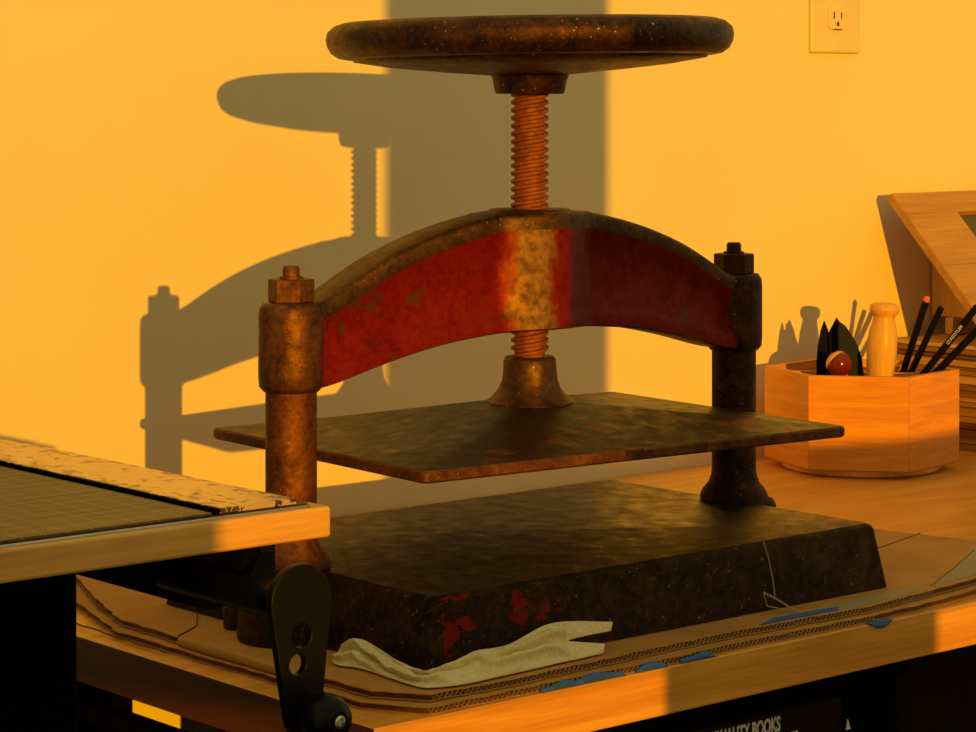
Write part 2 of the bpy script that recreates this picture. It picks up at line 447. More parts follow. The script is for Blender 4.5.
# crease lines and the taped roll at the left edge
bm = bmesh.new(); tube(bm, [(-.291, .055, .7614), (-.262, .075, .7614), (-.236, .112, .7614)], .0006, 5)
obj('crease', bm, M['carddark'], t_up, smooth=False)
bm = bmesh.new()
tube(bm, [(-.292, .050, .7585), (-.2925, .01, .7588), (-.2915, -.04, .7585), (-.291, -.085, .7583), (-.289, -.10, .758)], [.0036, .0042, .0040, .0040, .0030], 10)
obj('folded_edge', bm, M['card'], t_up)
for k, (zz, am) in enumerate(((.7567, .0015), (.7524, .0012))):
    bm = bmesh.new(); pts = []
    for i in range(26):
        y = .20-.15*i/25; x = (-.270 if k == 0 else -.301)-.02*math.sin(i/25*PI/2)*(1 if k == 0 else .2)
        pts.append((x, y, zz+am*math.sin(i*.9)*.3))
    tube(bm, pts, .0007, 5); obj('torn_rim', bm, M['carddark'], [t_up, t_low][k], smooth=False)
for (a, b_) in (((.420, -.104), (.268, -.180))  , ((.30, -.060), (.450, -.020))):
    bm = bmesh.new(); tube(bm, [(a[0], a[1], .7610), ((a[0]+b_[0])/2+.003, (a[1]+b_[1])/2, .7611), (b_[0], b_[1], .7610)], .0005, 5)
    obj('crease', bm, M['carddark'], t_up, smooth=False)
def decal(t, pts, z, mt, nm):
    bm = bmesh.new(); prism(bm, ragged(pts, .0006, .006), z, z+.0003); o = obj(nm, bm, mt, t, smooth=False); return o
decal(t_up, [(.268, -.182), (.33, -.150), (.42, -.100), (.462, -.100), (.470, -.125), (.40, -.152), (.33, -.174)], ZU+.005, M['beigepaper'], 'printed_strip')
decal(t_up, [(.10, -.192), (.165, -.195), (.255, -.187), (.262, -.172), (.17, -.176), (.11, -.185)], ZU+.005, M['beigepaper'], 'printed_strip')
decal(t_up, [(.055, -.1925), (.14, -.195), (.150, -.187), (.08, -.183)], ZU+.0054, M['bluepaper'], 'printed_strip')
decal(t_up, [(.335, -.176), (.40, -.151), (.470, -.124), (.478, -.170)], ZU+.0055, M['bluepaper'], 'printed_strip')
# torn scraps of blue paper hanging out of the lower sheet over the worktop edge
for (x0, x1, h) in ((-.176, -.140, .0050), (-.145, -.097, .0062), (-.087, -.056, .0052), (-.043, -.008, .0050), (.158, .184, .0030)):
    n = 14; bm = bmesh.new(); top = []; bot = []
    for i in range(n+1):
        q = i/n; x = x0+(x1-x0)*q; e = math.sqrt(max(0, 1-(2*q-1)**2))
        hh = h*(e*(.8+.2*math.sin(q*7+x0*90)))
        y = -.2075-.0006*e
        top.append((x, y, .7506+hh)); bot.append((x, -.2098 if h > .004 else -.214, .7503 if h > .004 else .7503))
    if h < .004:
        top = [(x, -.206, .7508) for x, y, z in top]
        bot = [(x0+(x1-x0)*i/n, -.2106-.0022*math.sin(PI*i/n), .7503-.0045*math.sin(PI*i/n)) for i in range(n+1)]
    if h < .004:
        mid = [(x, -.2114-.0006*math.sin(PI*i/n), .7509) for i, (x, y, z) in enumerate(bot)]
        bot = [(x, -.2118, .7505-.0048*math.sin(PI*i/n)) for i, (x, y, z) in enumerate(bot)]
        T = [bm.verts.new(p) for p in top]; B_ = [bm.verts.new(p) for p in mid]
        for i in range(n): bm.faces.new((B_[i], B_[i+1], T[i+1], T[i]))
        top = mid
    T = [bm.verts.new(p) for p in top]; B_ = [bm.verts.new(p) for p in bot]
    for i in range(n): bm.faces.new((B_[i], B_[i+1], T[i+1], T[i]))
    o = obj('blue_paper_scrap', bm, M['bluepaper'], t_low)
    md = o.modifiers.new('S', 'SOLIDIFY'); md.thickness = .0005

# ------------------------------------------------------------------ the press
press = thing('book_press', 'rusty cast iron book press with red arch and large handwheel on cardboard', 'press', (0, 0, BZ))
# base block with flared sides and column bosses
bm = bmesh.new()
def frustum(bm, a, b_, z, n=5, r=.007):
    pts = []
    for sx, sy, a0 in ((1, 1, 0), (-1, 1, 90), (-1, -1, 180), (1, -1, 270)):
        for i in range(n):
            an = math.radians(a0+90*i/(n-1)); pts.append(bm.verts.new((.003+sx*(a+.0015-r)+r*math.cos(an), sy*(b_-r)+r*math.sin(an), z)))
    return pts
lv = [frustum(bm, .2365, .1612, BZ), frustum(bm, .236, .1607, BZ+.003), frustum(bm, .2285, .1545, .8070), frustum(bm, .2270, .1530, .8100), frustum(bm, .2235, .1495, .8117)]
for A, B_ in zip(lv, lv[1:]):
    for i in range(len(A)): bm.faces.new((A[i], A[(i+1) % len(A)], B_[(i+1) % len(A)], B_[i])).material_index = 1
f0 = bm.faces.new(lv[-1]); bm.faces.new(lv[0][::-1]).material_index = 1
obj('base', bm, [M['base'], M['baseside']], press, angle=50)
CX = .2305
for s in (-1, 1):
    bm = bmesh.new()
    lathe(bm, [(0, BZ), (.0355, BZ), (.0360, BZ+.004), (.0325, .8085), (.0300, .8125), (.022, .8150), (0, .8150)], (s*(CX+.004), 0, 0), 40)
    if s < 0: lathe(bm, [(0, BZ), (.0085, BZ), (.0088, .776), (.0075, .7775), (0, .7775)], (-.2435, .052, 0), 20)
    obj('column_boss', bm, M['baseside'], press, angle=50)
    # column with flared lobed foot
    bm = bmesh.new()
    lathe(bm, [(0, .8118), (.0285, .8118), (.0285, .8165), (.0268, .8205), (.0215, .8270), (.0190, .834), (.0186, .842), (.0186, .945), (0, .945)], (s*CX, 0, 0), 40)
    obj('column', bm, M['rust'] if s < 0 else M['iron'], press, angle=50)
# arch: a tapering bowed beam
def prof_top(x):
    P_ = [(0, 1.0625), (.045, 1.0615), (.06, 1.0585), (.10, 1.0500), (.14, 1.0375), (.17, 1.0250), (.20, 1.0085), (.22, .9985)]
    return interp(P_, abs(x))
def prof_bot(x):
    P_ = [(0, .9715), (.045, .9705), (.10, .9655), (.14, .9580), (.17, .9510), (.20, .9425), (.22, .9390)]
    return interp(P_, abs(x))
def interp(P_, x):
    for (a, p), (b_, q) in zip(P_, P_[1:]):
        if x <= b_:
            t_ = (x-a)/(b_-a); return p+(q-p)*t_
    return P_[-1][1]
def smoothf(fn, x, h=.018): return sum(fn(x+d*h) for d in (-1, -.5, 0, .5, 1))/5
bm = bmesh.new(); rings = []; NX = 96
for i in range(NX+1):
    x = -.222+.444*i/NX
    zt, zb = smoothf(prof_top, x), smoothf(prof_bot, x)
    if abs(x) < .047: zt = max(zt, 1.0612)
    boss = math.cos(x/.046*PI/2)**1.2 if abs(x) < .046 else 0
    w = .0165+.004*math.cos(x/.222*PI/2)+.014*boss
    rec = .0045*max(0, min(1, (abs(x)-.036)/.012))*max(0, min(1, (.222-abs(x))/.02+.3))
    h = zt-zb
    side = [(w-.0035, zt), (w-.0008, zt-.0015), (w, zt-.004), (w, zt-.013), (w-rec, zt-.020), (w-rec, zb+.5*h), (w-rec, zb+.017),
            (w, zb+.0125), (w+.0012, zb+.0095), (w+.0008, zb+.0015), (w-.003, zb)]
    ring = [(-y, z) for y, z in side]+[(y, z) for y, z in side[::-1]]
    rings.append([bm.verts.new((x, y, z)) for y, z in ring])
for A, B_ in zip(rings, rings[1:]):
    n = len(A)
    for k in range(n):
        f = bm.faces.new((A[k], A[(k+1) % n], B_[(k+1) % n], B_[k]))
        kk = k if k < 11 else 20-k
        f.material_index = 1 if 3 <= kk <= 8 else 0
bm.faces.new(rings[0][::-1]); bm.faces.new(rings[-1])
arch = obj('arch', bm, [M['archrim'], M['red']], press, angle=60)
bm = bmesh.new(); lathe(bm, [(0, 1.058), (.0325, 1.058), (.0335, 1.0610), (.0315, 1.0635), (0, 1.0638)], n=48)
obj('boss_top', bm, M['archrim'], press, angle=60)
for s in (-1, 1):
    mt = M['sleeve'] if s < 0 else M['iron']
    bm = bmesh.new()
    lathe(bm, [(0, .9385), (.0200, .9385), (.0232, .9420), (.0238, .950), (.0238, .992), (.0232, .9985), (.0205, 1.0025), (0, 1.0025)], (s*CX, 0, 0), 40)
    obj('column_sleeve', bm, mt, press, angle=60)
    nt_ = bmesh.new(); prism(nt_, hexpts((s*CX, 0), .0172, 6, .25), 1.0027, 1.0195)
    nut = obj('nut', nt_, M['rust'] if s < 0 else M['iron'], press, bevel=.0012)
    bm = bmesh.new(); lathe(bm, [(0, 1.0195), (.0085, 1.0195), (.0085, 1.0212), (.0062, 1.0215), (.0062, 1.0270), (.0050, 1.0288), (0, 1.0290)], (s*CX, 0, 0), 24)
    obj('bolt_end', bm, M['rust'] if s < 0 else M['iron'], nut)
# screw with a real helical thread
bm = bmesh.new()
z0, z1, pitch, R0, R1 = .946, 1.172, .0062, .0119, .0148
nseg = 28; turns = int((z1-z0)/pitch); prev = None
sec = [(R0, 0.), (R0, .34), (R1-.0004, .44), (R1, .49), (R1, .80), (R1-.0004, .85), (R0, .95)]
for start in (0, 1):
    prev = None
    for i in range(turns//2*nseg+1):
        a = 2*PI*i/nseg+start*PI; zz = z0+2*pitch*i/nseg
        cur = [bm.verts.new((r*math.cos(a), r*math.sin(a), zz+pitch*h)) for r, h in sec]
        if prev:
            for k in range(len(sec)-1): bm.faces.new((prev[k], cur[k], cur[k+1], prev[k+1]))
        prev = cur
lathe(bm, [(0, z0), (R0+.0001, z0), (R0+.0001, z1+.004), (0, z1+.004)], n=28)
obj('screw', bm, M['screw'], press, angle=50)
# handwheel: thick rounded rim, dished centre, hub
bm = bmesh.new()
pr_ = [(0, 1.1685), (.034, 1.1685), (.070, 1.1715), (.110, 1.1755), (.138, 1.1800), (.1395, 1.1830), (.1440, 1.1820), (.1500, 1.1832), (.1555, 1.1870), (.1585, 1.1925),
       (.1595, 1.1980), (.1580, 1.2035), (.1530, 1.2080), (.1460, 1.2102), (.1380, 1.2098), (.1310, 1.2060), (.1280, 1.2010), (.1240, 1.1940), (.1100, 1.1890),
       (.070, 1.1850), (.038, 1.1840), (.032, 1.1900), (.030, 1.2000), (.0270, 1.2020), (0, 1.2020)]
lathe(bm, pr_, n=128)
wh = obj('handwheel', bm, M['wheel'], press, angle=60)
axisv = Vector((.652, .758, 0))
def tilt(o, ang):
    c = Vector((0, 0, 1.19)) - parent_loc(press)
    o.data.transform(Matrix.Translation(c) @ Matrix.Rotation(math.radians(ang), 4, axisv) @ Matrix.Translation(-c))
tilt(wh, -.9)
bm = bmesh.new(); lathe(bm, [(0, 1.1535), (.0262, 1.1535), (.0275, 1.1555), (.0290, 1.1640), (.0310, 1.1690), (.0330, 1.1715), (0, 1.1715)], n=48)
hb = obj('wheel_hub', bm, M['iron'], press, angle=50)
bm = bmesh.new(); lathe(bm, [(0, 1.2015), (.017, 1.2015), (.017, 1.2065), (.015, 1.2085), (0, 1.2085)], n=32)
# thrust socket above the platen
bm = bmesh.new()
lathe(bm, [(0, .9110), (.0345, .9110), (.0350, .9130), (.0300, .9165), (.0245, .9230), (.0218, .9300), (.0210, .9380), (.0207, .9455), (.0190, .9482), (0, .9484)], n=48)
ts = obj('thrust_socket', bm, M['archrim'], press, angle=60)
# platen: thin rim rising as a shallow pyramid to the socket
r_ = math.radians(-4.145)
bm = bmesh.new()
def rect(a, b_, z, rr, n=5):
    out = []
    for sx, sy, a0 in ((1, 1, 0), (-1, 1, 90), (-1, -1, 180), (1, -1, 270)):
        for i in range(n):
            an = math.radians(a0+90*i/(n-1)); x = sx*(a-rr)+rr*math.cos(an); y = sy*(b_-rr)+rr*math.sin(an)
            out.append(bm.verts.new((x*math.cos(r_)-y*math.sin(r_), x*math.sin(r_)+y*math.cos(r_), z)))
    return out
lv = [rect(.2012, .1437, .8845, .005), rect(.2025, .1450, .8860, .005), rect(.2025, .1450, .8915, .005), rect(.2012, .1437, .8930, .005), rect(.186, .129, .8938, .005),
      rect(.034, .030, .9125, .005)]
for j, (A, B_) in enumerate(zip(lv, lv[1:])):
    for i in range(len(A)): bm.faces.new((A[i], A[(i+1) % len(A)], B_[(i+1) % len(A)], B_[i])).material_index = 1 if j < 3 else 0
bm.faces.new(lv[-1]); bm.faces.new(lv[0][::-1])
obj('platen', bm, [M['platen'], M['rust']], press, angle=9)

# thin plastic strap leaning on the base side
bm = bmesh.new()
tube(bm, [(.0985, -.1565, .8128), (.1015, -.159, .800), (.1030, -.162, .785), (.1025, -.1645, .772)], .0005, 5)
tube(bm, [(.0905, -.1640, .7764), (.100, -.171, .770), (.1080, -.182, .7622)], .0008, 5)
tube(bm, [(.0905, -.1640, .7764), (.0925, -.166, .766), (.1080, -.182, .7622)], .0005, 5)
o = rebase(obj('plastic_strap', bm, M['clear']), (.1, -.17, .7612)); tag(o, 'thin pale plastic strap bent against the long side of the press base', 'strap')

# ------------------------------------------------------------------ cloth rag
botp = [(-.2590, -.084), (-.2620, -.098), (-.2570, -.112), (-.2570, -.138), (-.2600, -.170), (-.2570, -.188), (-.2330, -.1955), (-.2050, -.1945), (-.1521, -.1915), (-.1244, -.190), (-.0990, -.1880)]
topp = [(-.2480, -.084, .7690), (-.2450, -.098, .7780), (-.2450, -.120, .7755), (-.2460, -.150, .7690), (-.2440, -.172, .7675), (-.2250, -.172, .7690), (-.2010, -.1690, .7745),
        (-.1700, -.1680, .7740), (-.1354, -.1670, .7830), (-.1071, -.1670, .7815), (-.0700, -.1680, .7755)]
def cr(P_, t_):
    n = len(P_)-1; x = t_*n; i = min(int(x), n-1); u = x-i
    g = lambda k: Vector(P_[max(0, min(n, k))])
    a, b_, c, d = g(i-1), g(i), g(i+1), g(i+2)
    return .5*((2*b_)+(c-a)*u+(2*a-5*b_+4*c-d)*u*u+(3*b_-3*c+d-a)*u**3)
bm = bmesh.new(); NT, NS = 150, 26; G = []
for i in range(NT+1):
    t_ = i/NT; b_ = cr([(*p, .7618) for p in botp], t_); tp = cr(topp, t_)
    row = []
    env = min(1, t_*9)**.5
    for j in range(NS+1):
        s = j/NS
        p = b_.lerp(tp, s)
        out = Vector((b_.x-tp.x, b_.y-tp.y, 0)); out = out.normalized() if out.length > 1e-5 else Vector((0, -1, 0))
        fold = 1-2*abs(math.sin(s*7+t_*9+2.6*noise.noise(Vector((t_*6, s*1.5, 3)))))
        cr2 = noise.noise(Vector((t_*22, s*4, 9)))
        p = p+Vector((0, 0, 1))*(.0032*math.sin(PI*s)*(1+.9*fold))+out*(.0055*fold*math.sin(PI*s))+Vector((0, 0, .0026*cr2*math.sin(PI*s)))
        if t_ < .06:      # rounded lobe at the left end
            c = b_.lerp(tp, .45); q = math.sqrt(max(.02, 1-((.06-t_)/.06)**2)); p = c.lerp(p, q)
        if t_ > .86:
            # the right end forks into two strips
            e = (t_-.86)/.14*(.85+.15*math.sin(s*PI)); gap = .50*e**1.2
            s2 = s*(1-gap) if s < .5 else 1-(1-s)*(1-gap)
            p = b_.lerp(tp, s2)+Vector((0, 0, .0025*math.sin(PI*min(1, 2*(s if s < .5 else 1-s)))))+out*.001*fold
        p.z = max(p.z, .7616)
        row.append(bm.verts.new(p))
    G.append(row)
for i in range(NT):
    for j in range(NS):
        if j == NS//2-1 and i/NT > .87: continue
        bm.faces.new((G[i][j], G[i+1][j], G[i+1][j+1], G[i][j+1]))
rg = obj('cloth_rag', bm, M['rag'], angle=180)
md = rg.modifiers.new('S', 'SOLIDIFY'); md.thickness = .0010; md.offset = 1
md = rg.modifiers.new('Sub', 'SUBSURF'); md.levels = 1; md.render_levels = 1
rebase(rg, (-.2, -.16, .7612)); tag(rg, 'crumpled cream cloth rag wrapped round the near corner of the press base', 'rag')

# ------------------------------------------------------------------ hexagonal pencil box
HC = (.7754, .3284); HR = .105; HZ0, HZ1 = .759, .8585; A0 = math.radians(219-30)
tb = thing('pencil_box', 'hexagonal orange wooden desk organiser on a round foot by the wall', 'desk organiser', (HC[0], HC[1], .75))
bm = bmesh.new(); lathe(bm, [(0, .7502), (.083, .7502), (.086, .7525), (.086, .7590), (0, .7590)], (*HC, 0), 64)
obj('round_foot', bm, M['palewood'], tb, angle=50)
ho = hexpts(HC, HR, 6, A0); hi_ = hexpts(HC, HR-.0085, 6, A0)
for i in range(6):
    j = (i+1) % 6; bm = bmesh.new()
    # local frame along the panel so that its grain runs lengthwise
    prism(bm, [ho[i], ho[j], hi_[j], hi_[i]], HZ0, HZ1)
    mid = Vector(((ho[i][0]+ho[j][0])/2, (ho[i][1]+ho[j][1])/2, HZ0))
    ang = math.atan2(ho[j][1]-ho[i][1], ho[j][0]-ho[i][0])
    o = obj('side_panel', bm, M['boxwood'], tb, bevel=.0006, seg=1)
    loc = mid-parent_loc(tb)
    o.data.transform(Matrix.Rotation(-ang, 4, 'Z') @ Matrix.Translation(-loc)); o.location = loc; o.rotation_euler = (0, 0, ang)
bm = bmesh.new(); prism(bm, hexpts(HC, HR-.0086, 6, A0), HZ0, HZ0+.006); obj('bottom_panel', bm, M['boxwood'], tb, smooth=False)
for k in range(3):
    a = A0+k*PI/3; d = Vector((math.cos(a), math.sin(a), 0)); n_ = Vector((-d.y, d.x, 0))*.0025; c = Vector((*HC, 0)); bm = bmesh.new()
    L = HR-.0095
    prism(bm, [tuple((c+d*L+n_).xy), tuple((c-d*L+n_).xy), tuple((c-d*L-n_).xy), tuple((c+d*L-n_).xy)], HZ0+.006, HZ1-.004-.0004*k)
    obj('divider', bm, M['boxwood'], tb, smooth=False)

VD = Vector((.652, .758, 0)); RT = Vector((.758, -.652, 0))
def plate(name, pts, th, mat, label, cat, group=None, dirn=VD, bend=0):
    """an upright flat tool: outline of (x,y,z) points thickened along dirn"""
    bm = bmesh.new(); d = dirn*th
    a = [bm.verts.new(Vector(p)-d/2) for p in pts]; b_ = [bm.verts.new(Vector(p)+d/2) for p in pts]
    bm.faces.new(a); bm.faces.new(b_[::-1]); n = len(pts)
    for i in range(n): bm.faces.new((a[i], a[(i+1) % n], b_[(i+1) % n], b_[i]))
    o = obj(name, bm, mat, smooth=True, bevel=.0008, seg=1)
    rebase(o, pts[-1]); tag(o, label, cat, group); return o
def RP(px_right, z, base):   # point at base + right*px_right
    return tuple(Vector((base[0], base[1], 0))+RT*px_right+Vector((0, 0, z)))
B1 = (.7440, .3500)
plate('leather_blade', [RP(-.0030, .9105, B1), RP(.0012, .9000, B1), RP(.0090, .860, B1), RP(.0100, .768, B1), RP(-.0100, .768, B1), RP(-.0115, .865, B1), RP(-.0100, .882, B1), RP(-.0070, .8990, B1)],
      .003, M['felt'], 'leftmost black pointed blade standing up in the pencil box', 'tool')
B2 = (.7480, .3410)
plate('leather_blade', [RP(.0010, .9140, B2), RP(.0080, .9030, B2), RP(.0180, .875, B2), RP(.0190, .768, B2), RP(-.0050, .768, B2), RP(-.0070, .870, B2), RP(-.0075, .8975, B2)],
      .003, M['felt'], 'tallest of the black pointed blades, in the middle of the group in the pencil box', 'tool')
B3 = (.7460, .3230)
plate('leather_blade', [RP(-.0090, .9110, B3), RP(-.002, .9060, B3), RP(.0050, .8960, B3), RP(.0110, .8850, B3), RP(.0160, .8700, B3), RP(.0175, .856, B3), RP(.0170, .770, B3), RP(-.0080, .770, B3), RP(-.0095, .880, B3), RP(-.0100, .900, B3)],
      .005, M['green'], 'curved green-black blade between the red knob and the turned wooden handle', 'tool')
# varnished red-brown knob of a tool standing in the box
kn = thing('wooden_knob_tool', 'tool with glossy red-brown round wooden knob in the pencil box', 'tool', (.7156, .3079, .768))
bm = bmesh.new(); c = Vector((.7156, .3079, .8680)); R = .0138; ax = Vector((-.25, -.2, .95))
lathe(bm, [(0, -R)]+[(R*math.cos(a), R*math.sin(a)) for a in [(-80+10*k)*PI/180 for k in range(17)]]+[(0, R)], c, 32, ax)
obj('knob', bm, M['redgloss'], kn)
bm = bmesh.new(); c2 = c; lathe(bm, [(R*1.012*math.cos(a), R*1.012*math.sin(a)) for a in [(18+4*k)*PI/180 for k in range(7)]], c2, 32, Vector((-.758*.6+.652*.5, .652*.6+.758*.5, .60)))
o = obj('pale_band', bm, M['palewood'], kn); o.modifiers.new('S', 'SOLIDIFY').thickness = .0004; o['label'] = 'pale wood crescent'
bm = bmesh.new(); tube(bm, [(.7156, .3079, .856), (.7175, .310, .767)], .003, 12); obj('shank', bm, M['steel'], kn)
# turned handle
bm = bmesh.new(); h0 = Vector((.7520, .2888, .775)); h1 = Vector((.7606, .2825, .9325)); L = (h1-h0).length
lathe(bm, [(0, 0), (.0105, 0), (.0120, .003), (.0125, .05), (.0140, .078), (.0158, .098), (.0162, .110), (.0158, .1195), (.0146, .128), (.0122, .1375), (.0112, .142), (.0118, .1440), (.0150, .1470),
           (.0160, .1510), (.0152, .1548), (.0115, .1572), (0, .1580)], h0, 40, h1-h0)
o = rebase(obj('turned_handle', bm, M['palewood'], angle=50), tuple(h0)); tag(o, 'bottle-shaped turned pale wooden handle standing in the pencil box', 'tool')
# pencils and pens
def pencil(name, a, b_, r, mat, label, cat, tip=None, n=6):
    a, b_ = Vector(a), Vector(b_); d = (a-b_).normalized(); low_ = b_+(b_-a).normalized()*((b_.z-.776)/max(.05, d.z))
    t = thing(name, label, cat, tuple(low_))
    bm = bmesh.new(); tube(bm, [low_, a], r, n); obj('barrel', bm, mat, t, smooth=n > 6)
    if tip:
        bm = bmesh.new(); tube(bm, [a+d*.0001, a+d*.003, a+d*.0055, a+d*.0062], [r*.95, r*.95, r*.7, r*.3], 12); obj('eraser', bm, M['eraser'], t)
    else:
        bm = bmesh.new(); tube(bm, [a+d*.0001, a+d*.0012, a+d*.0018], [r*.9, r*.8, r*.4], 12); obj('end_cap', bm, mat, t)
    return t, low_, a
pencil('pencil', (.8410, .2924, .9290), (.8376, .3217, .8496), .0038, M['felt'], 'black pencil with a pink eraser tip', 'pencil', True)
pencil('pencil', (.8535, .2816, .9219), (.8286, .3031, .8518), .0038, M['felt'], 'plain black-ended pencil leaning right beside the pink-tipped one', 'pencil')
t, lo_, hi2 = pencil('marker_pen', (.8450, .2260, .9270), (.8180, .2720, .8580), .0038, M['felt'], 'black pen with white lettering leaning out of the pencil box to the right', 'pen', n=16)
pencil('marker_pen', (.8530, .2180, .9130), (.8255, .2640, .8560), .0040, M['felt'], 'plain black pen lowest and rightmost in the pencil box', 'pen', n=16)
# lettering along the pen
cu = bpy.data.curves.new('lettering', 'FONT'); cu.body = 'STAEDTLER'; cu.size = .0050; cu.extrude = .0001; cu.align_x = 'CENTER'; cu.align_y = 'CENTER'
tmp = bpy.data.objects.new('tmp', cu); C.objects.link(tmp); bpy.context.view_layer.update()
me = bpy.data.meshes.new_from_object(tmp.evaluated_get(bpy.context.evaluated_depsgraph_get())); bpy.data.objects.remove(tmp)
me.materials.clear(); me.materials.append(M['letters'])
d = (hi2-lo_).normalized(); cen = lo_.lerp(hi2, .80); nrm = (Vector((-1.2835, -1.4415, 1.1464))-cen); nrm = (nrm-d*nrm.dot(d)).normalized()
up = nrm.cross(d); R3 = Matrix((d, up, nrm)).transposed().to_4x4()
me.transform(Matrix.Translation(cen+nrm*.0039-parent_loc(t)) @ R3)
o = bpy.data.objects.new('lettering', me); C.objects.link(o); o.parent = t

# ------------------------------------------------------------------ stack of thin boards and leaning lid
random.seed(11); z = .7502; k = 0
N_B = 17; hs = []
while k < N_B:
    h = random.choice((.0052, .0062, .0072, .0080, .0090)); hs.append(h); k += 1
sc_ = (.872-.7502)/sum(hs); hs = [h*sc_ for h in hs]
cols = [((.30, .15, .05), (.46, .25, .08)), ((.55, .33, .12), (.68, .42, .16)), ((.20, .09, .03), (.33, .16, .05)), ((.42, .24, .08), (.58, .34, .12))]
SM = [wood('stack_wood_%d' % i, *c, 1, .55, 2) for i, c in enumerate(cols)]
onames = ['bottom', 'second', 'third', 'fourth', 'fifth', 'sixth', 'seventh', 'eighth', 'ninth', 'tenth', 'eleventh', 'twelfth', 'thirteenth', 'fourteenth', 'fifteenth', 'sixteenth', 'topmost']
for k, h in enumerate(hs):
    dx = random.uniform(-.004, .012); dy = random.uniform(-.008, .006)
    if k >= N_B-4: dx -= .004
    if k >= N_B-2: dx -= .003
    o = obj('thin_board', Box(.9585+dx, 1.21+dx, .238+dy, .440+min(dy, .005), z, z+h-.0006), SM[(k*7+k//3) % 4], bevel=.0004, seg=1)
    rebase(o, (1.08, .34, z))
    tag(o, 'thin wooden board, %s in the stack behind the pencil box' % (onames[k] if onames[k] in ('bottom', 'topmost') else onames[k]+' from the bottom'), 'board', 'thin boards stacked behind the pencil box')
    z += h
ZT = z
# upright panel and low strip on the stack, under the lid
o = obj('wood_strip', Box(1.0350, 1.24, .410, .422, ZT, ZT+.0200), M['palewood'], bevel=.0006, seg=1); rebase(o, (1.13, .415, ZT)); tag(o, 'pale wooden strip lying on the board stack below the slanted board', 'strip')
# lid leaning back on the wall
lid = thing('slanted_stand', 'plywood stand with a slanted cut-out board, on the board stack at right', 'stand', (1.1, .35, ZT))
for xs in (1.043, 1.228):
    bm = bmesh.new(); pr3 = [(.292, ZT+.0205), (.4480, ZT+.0205), (.4480, 1.030), (.4260, 1.030), (.292, .8900)]
    A_ = [bm.verts.new((xs, y, z_)) for y, z_ in pr3]; B_ = [bm.verts.new((xs+.012, y, z_)) for y, z_ in pr3]; bm.faces.new(A_); bm.faces.new(B_[::-1])
    for i in range(len(A_)): bm.faces.new((A_[i], A_[(i+1) % len(A_)], B_[(i+1) % len(A_)], B_[i]))
    obj('side_panel', bm, M['palewood'], lid, smooth=False)
d = Vector((0, .120, .127)).normalized(); nn = Vector((0, -d.z, d.y)); th = .011
P0 = Vector((.935, .4200, 1.0420)); Lh = (1.0420-.8800)/d.z
def lidbox(x0, x1, s0, s1, t0, t1):
    bm = bmesh.new(); vs = []
    for tt in (t0, t1):
        for ss in (s0, s1):
            for xx in (x0, x1):
                vs.append(bm.verts.new(Vector((xx, P0.y, P0.z))-d*ss-nn*tt))
    for f in ((0, 2, 3, 1), (4, 5, 7, 6), (0, 1, 5, 4), (2, 6, 7, 3), (0, 4, 6, 2), (1, 3, 7, 5)): bm.faces.new([vs[i] for i in f])
    return bm
bm = lidbox(.935, 1.25, 0, .032, 0, th); obj('top_rail', bm, M['plywood'], lid, bevel=.0006, seg=1)
bm = lidbox(.935, 1.25, .110, Lh, 0, th); obj('bottom_rail', bm, M['plywood'], lid, bevel=.0006, seg=1)
bm = lidbox(.935, 1.028, .0321, .1099, 0, th); obj('side_rail', bm, M['plywood'], lid, bevel=.0006, seg=1)
bm = lidbox(1.17, 1.25, .0321, .1099, 0, th); obj('side_rail', bm, M['plywood'], lid, bevel=.0006, seg=1)
bm = lidbox(1.028, 1.17, .0321, .1099, th-.004, th-.001); obj('inset_panel', bm, M['mathole'], lid, smooth=False)
for tt in (.0025, .0055, .0085):
    bm = lidbox(.9345, .935, 0, Lh, tt-.0007, tt+.0007); obj('ply_line', bm, M['plyedge'], lid, smooth=False)

# ------------------------------------------------------------------ board shear (cutting table) at left front
sh = thing('cutting_table', 'cutting table with wood-edged board, worn ruler and black crank at left front', 'cutting table', (-.85, -.2, 0))
BT = .9405; BB = .9245
obj('tabletop', Box(-1.16, -.5220, -.4340, .06, BB, BT), M['boardwood'], sh, bevel=.002, seg=3)
bm = bmesh.new()
def rr_rect(x0, x1, y0, y1, r, n=5):
    out = []
    for cx, cy, a0 in ((x1-r, y1-r, 0), (x0+r, y1-r, 90), (x0+r, y0+r, 180), (x1-r, y0+r, 270)):
        for i in range(n):
            a = math.radians(a0+90*i/(n-1)); out.append((cx+r*math.cos(a), cy+r*math.sin(a)))
    return out
prism(bm, rr_rect(-1.15, -.5295, -.4300, .052, .006), BT+.0001, BT+.0014); obj('metal_plate', bm, M['steel'], sh, smooth=False)
bm = bmesh.new(); prism(bm, rr_rect(-1.15, -.5310, -.4288, .050, .005), BT+.0015, BT+.0019); obj('plate_facing', bm, M['archrim'], sh, smooth=False)
obj('cutting_mat', Box(-1.145, -.5910, -.4270, .045, BT+.0020, BT+.0030), M['mat'], sh, smooth=False)
rl = obj('ruler', Box(-.5870, -.5400, -.4285, .048, BT+.0020, BT+.0050), M['ruler'], sh, bevel=.0004, seg=1)
rl.data.transform(Matrix.Translation(-(Vector((-.5615, -.2, BT))-parent_loc(sh)))); rl.location = Vector((-.5615, -.2, BT))-parent_loc(sh)
obj('ruler_edge', Box(-.5895, -.5871, -.4285, .048, BT+.0020, BT+.0046), M['blackmat'], sh, smooth=False)
obj('pedestal', Box(-1.12, -.6500, -.4000, .02, 0, BB), M['blackmat'], sh, bevel=.004)
bm = bmesh.new()   # dark side member below the board, cut back at its end
ys = [(-.412, .9245), (-.410, .915), (-.3954, .8953), (-.3746, .883), (.02, .883), (.02, .9245)]
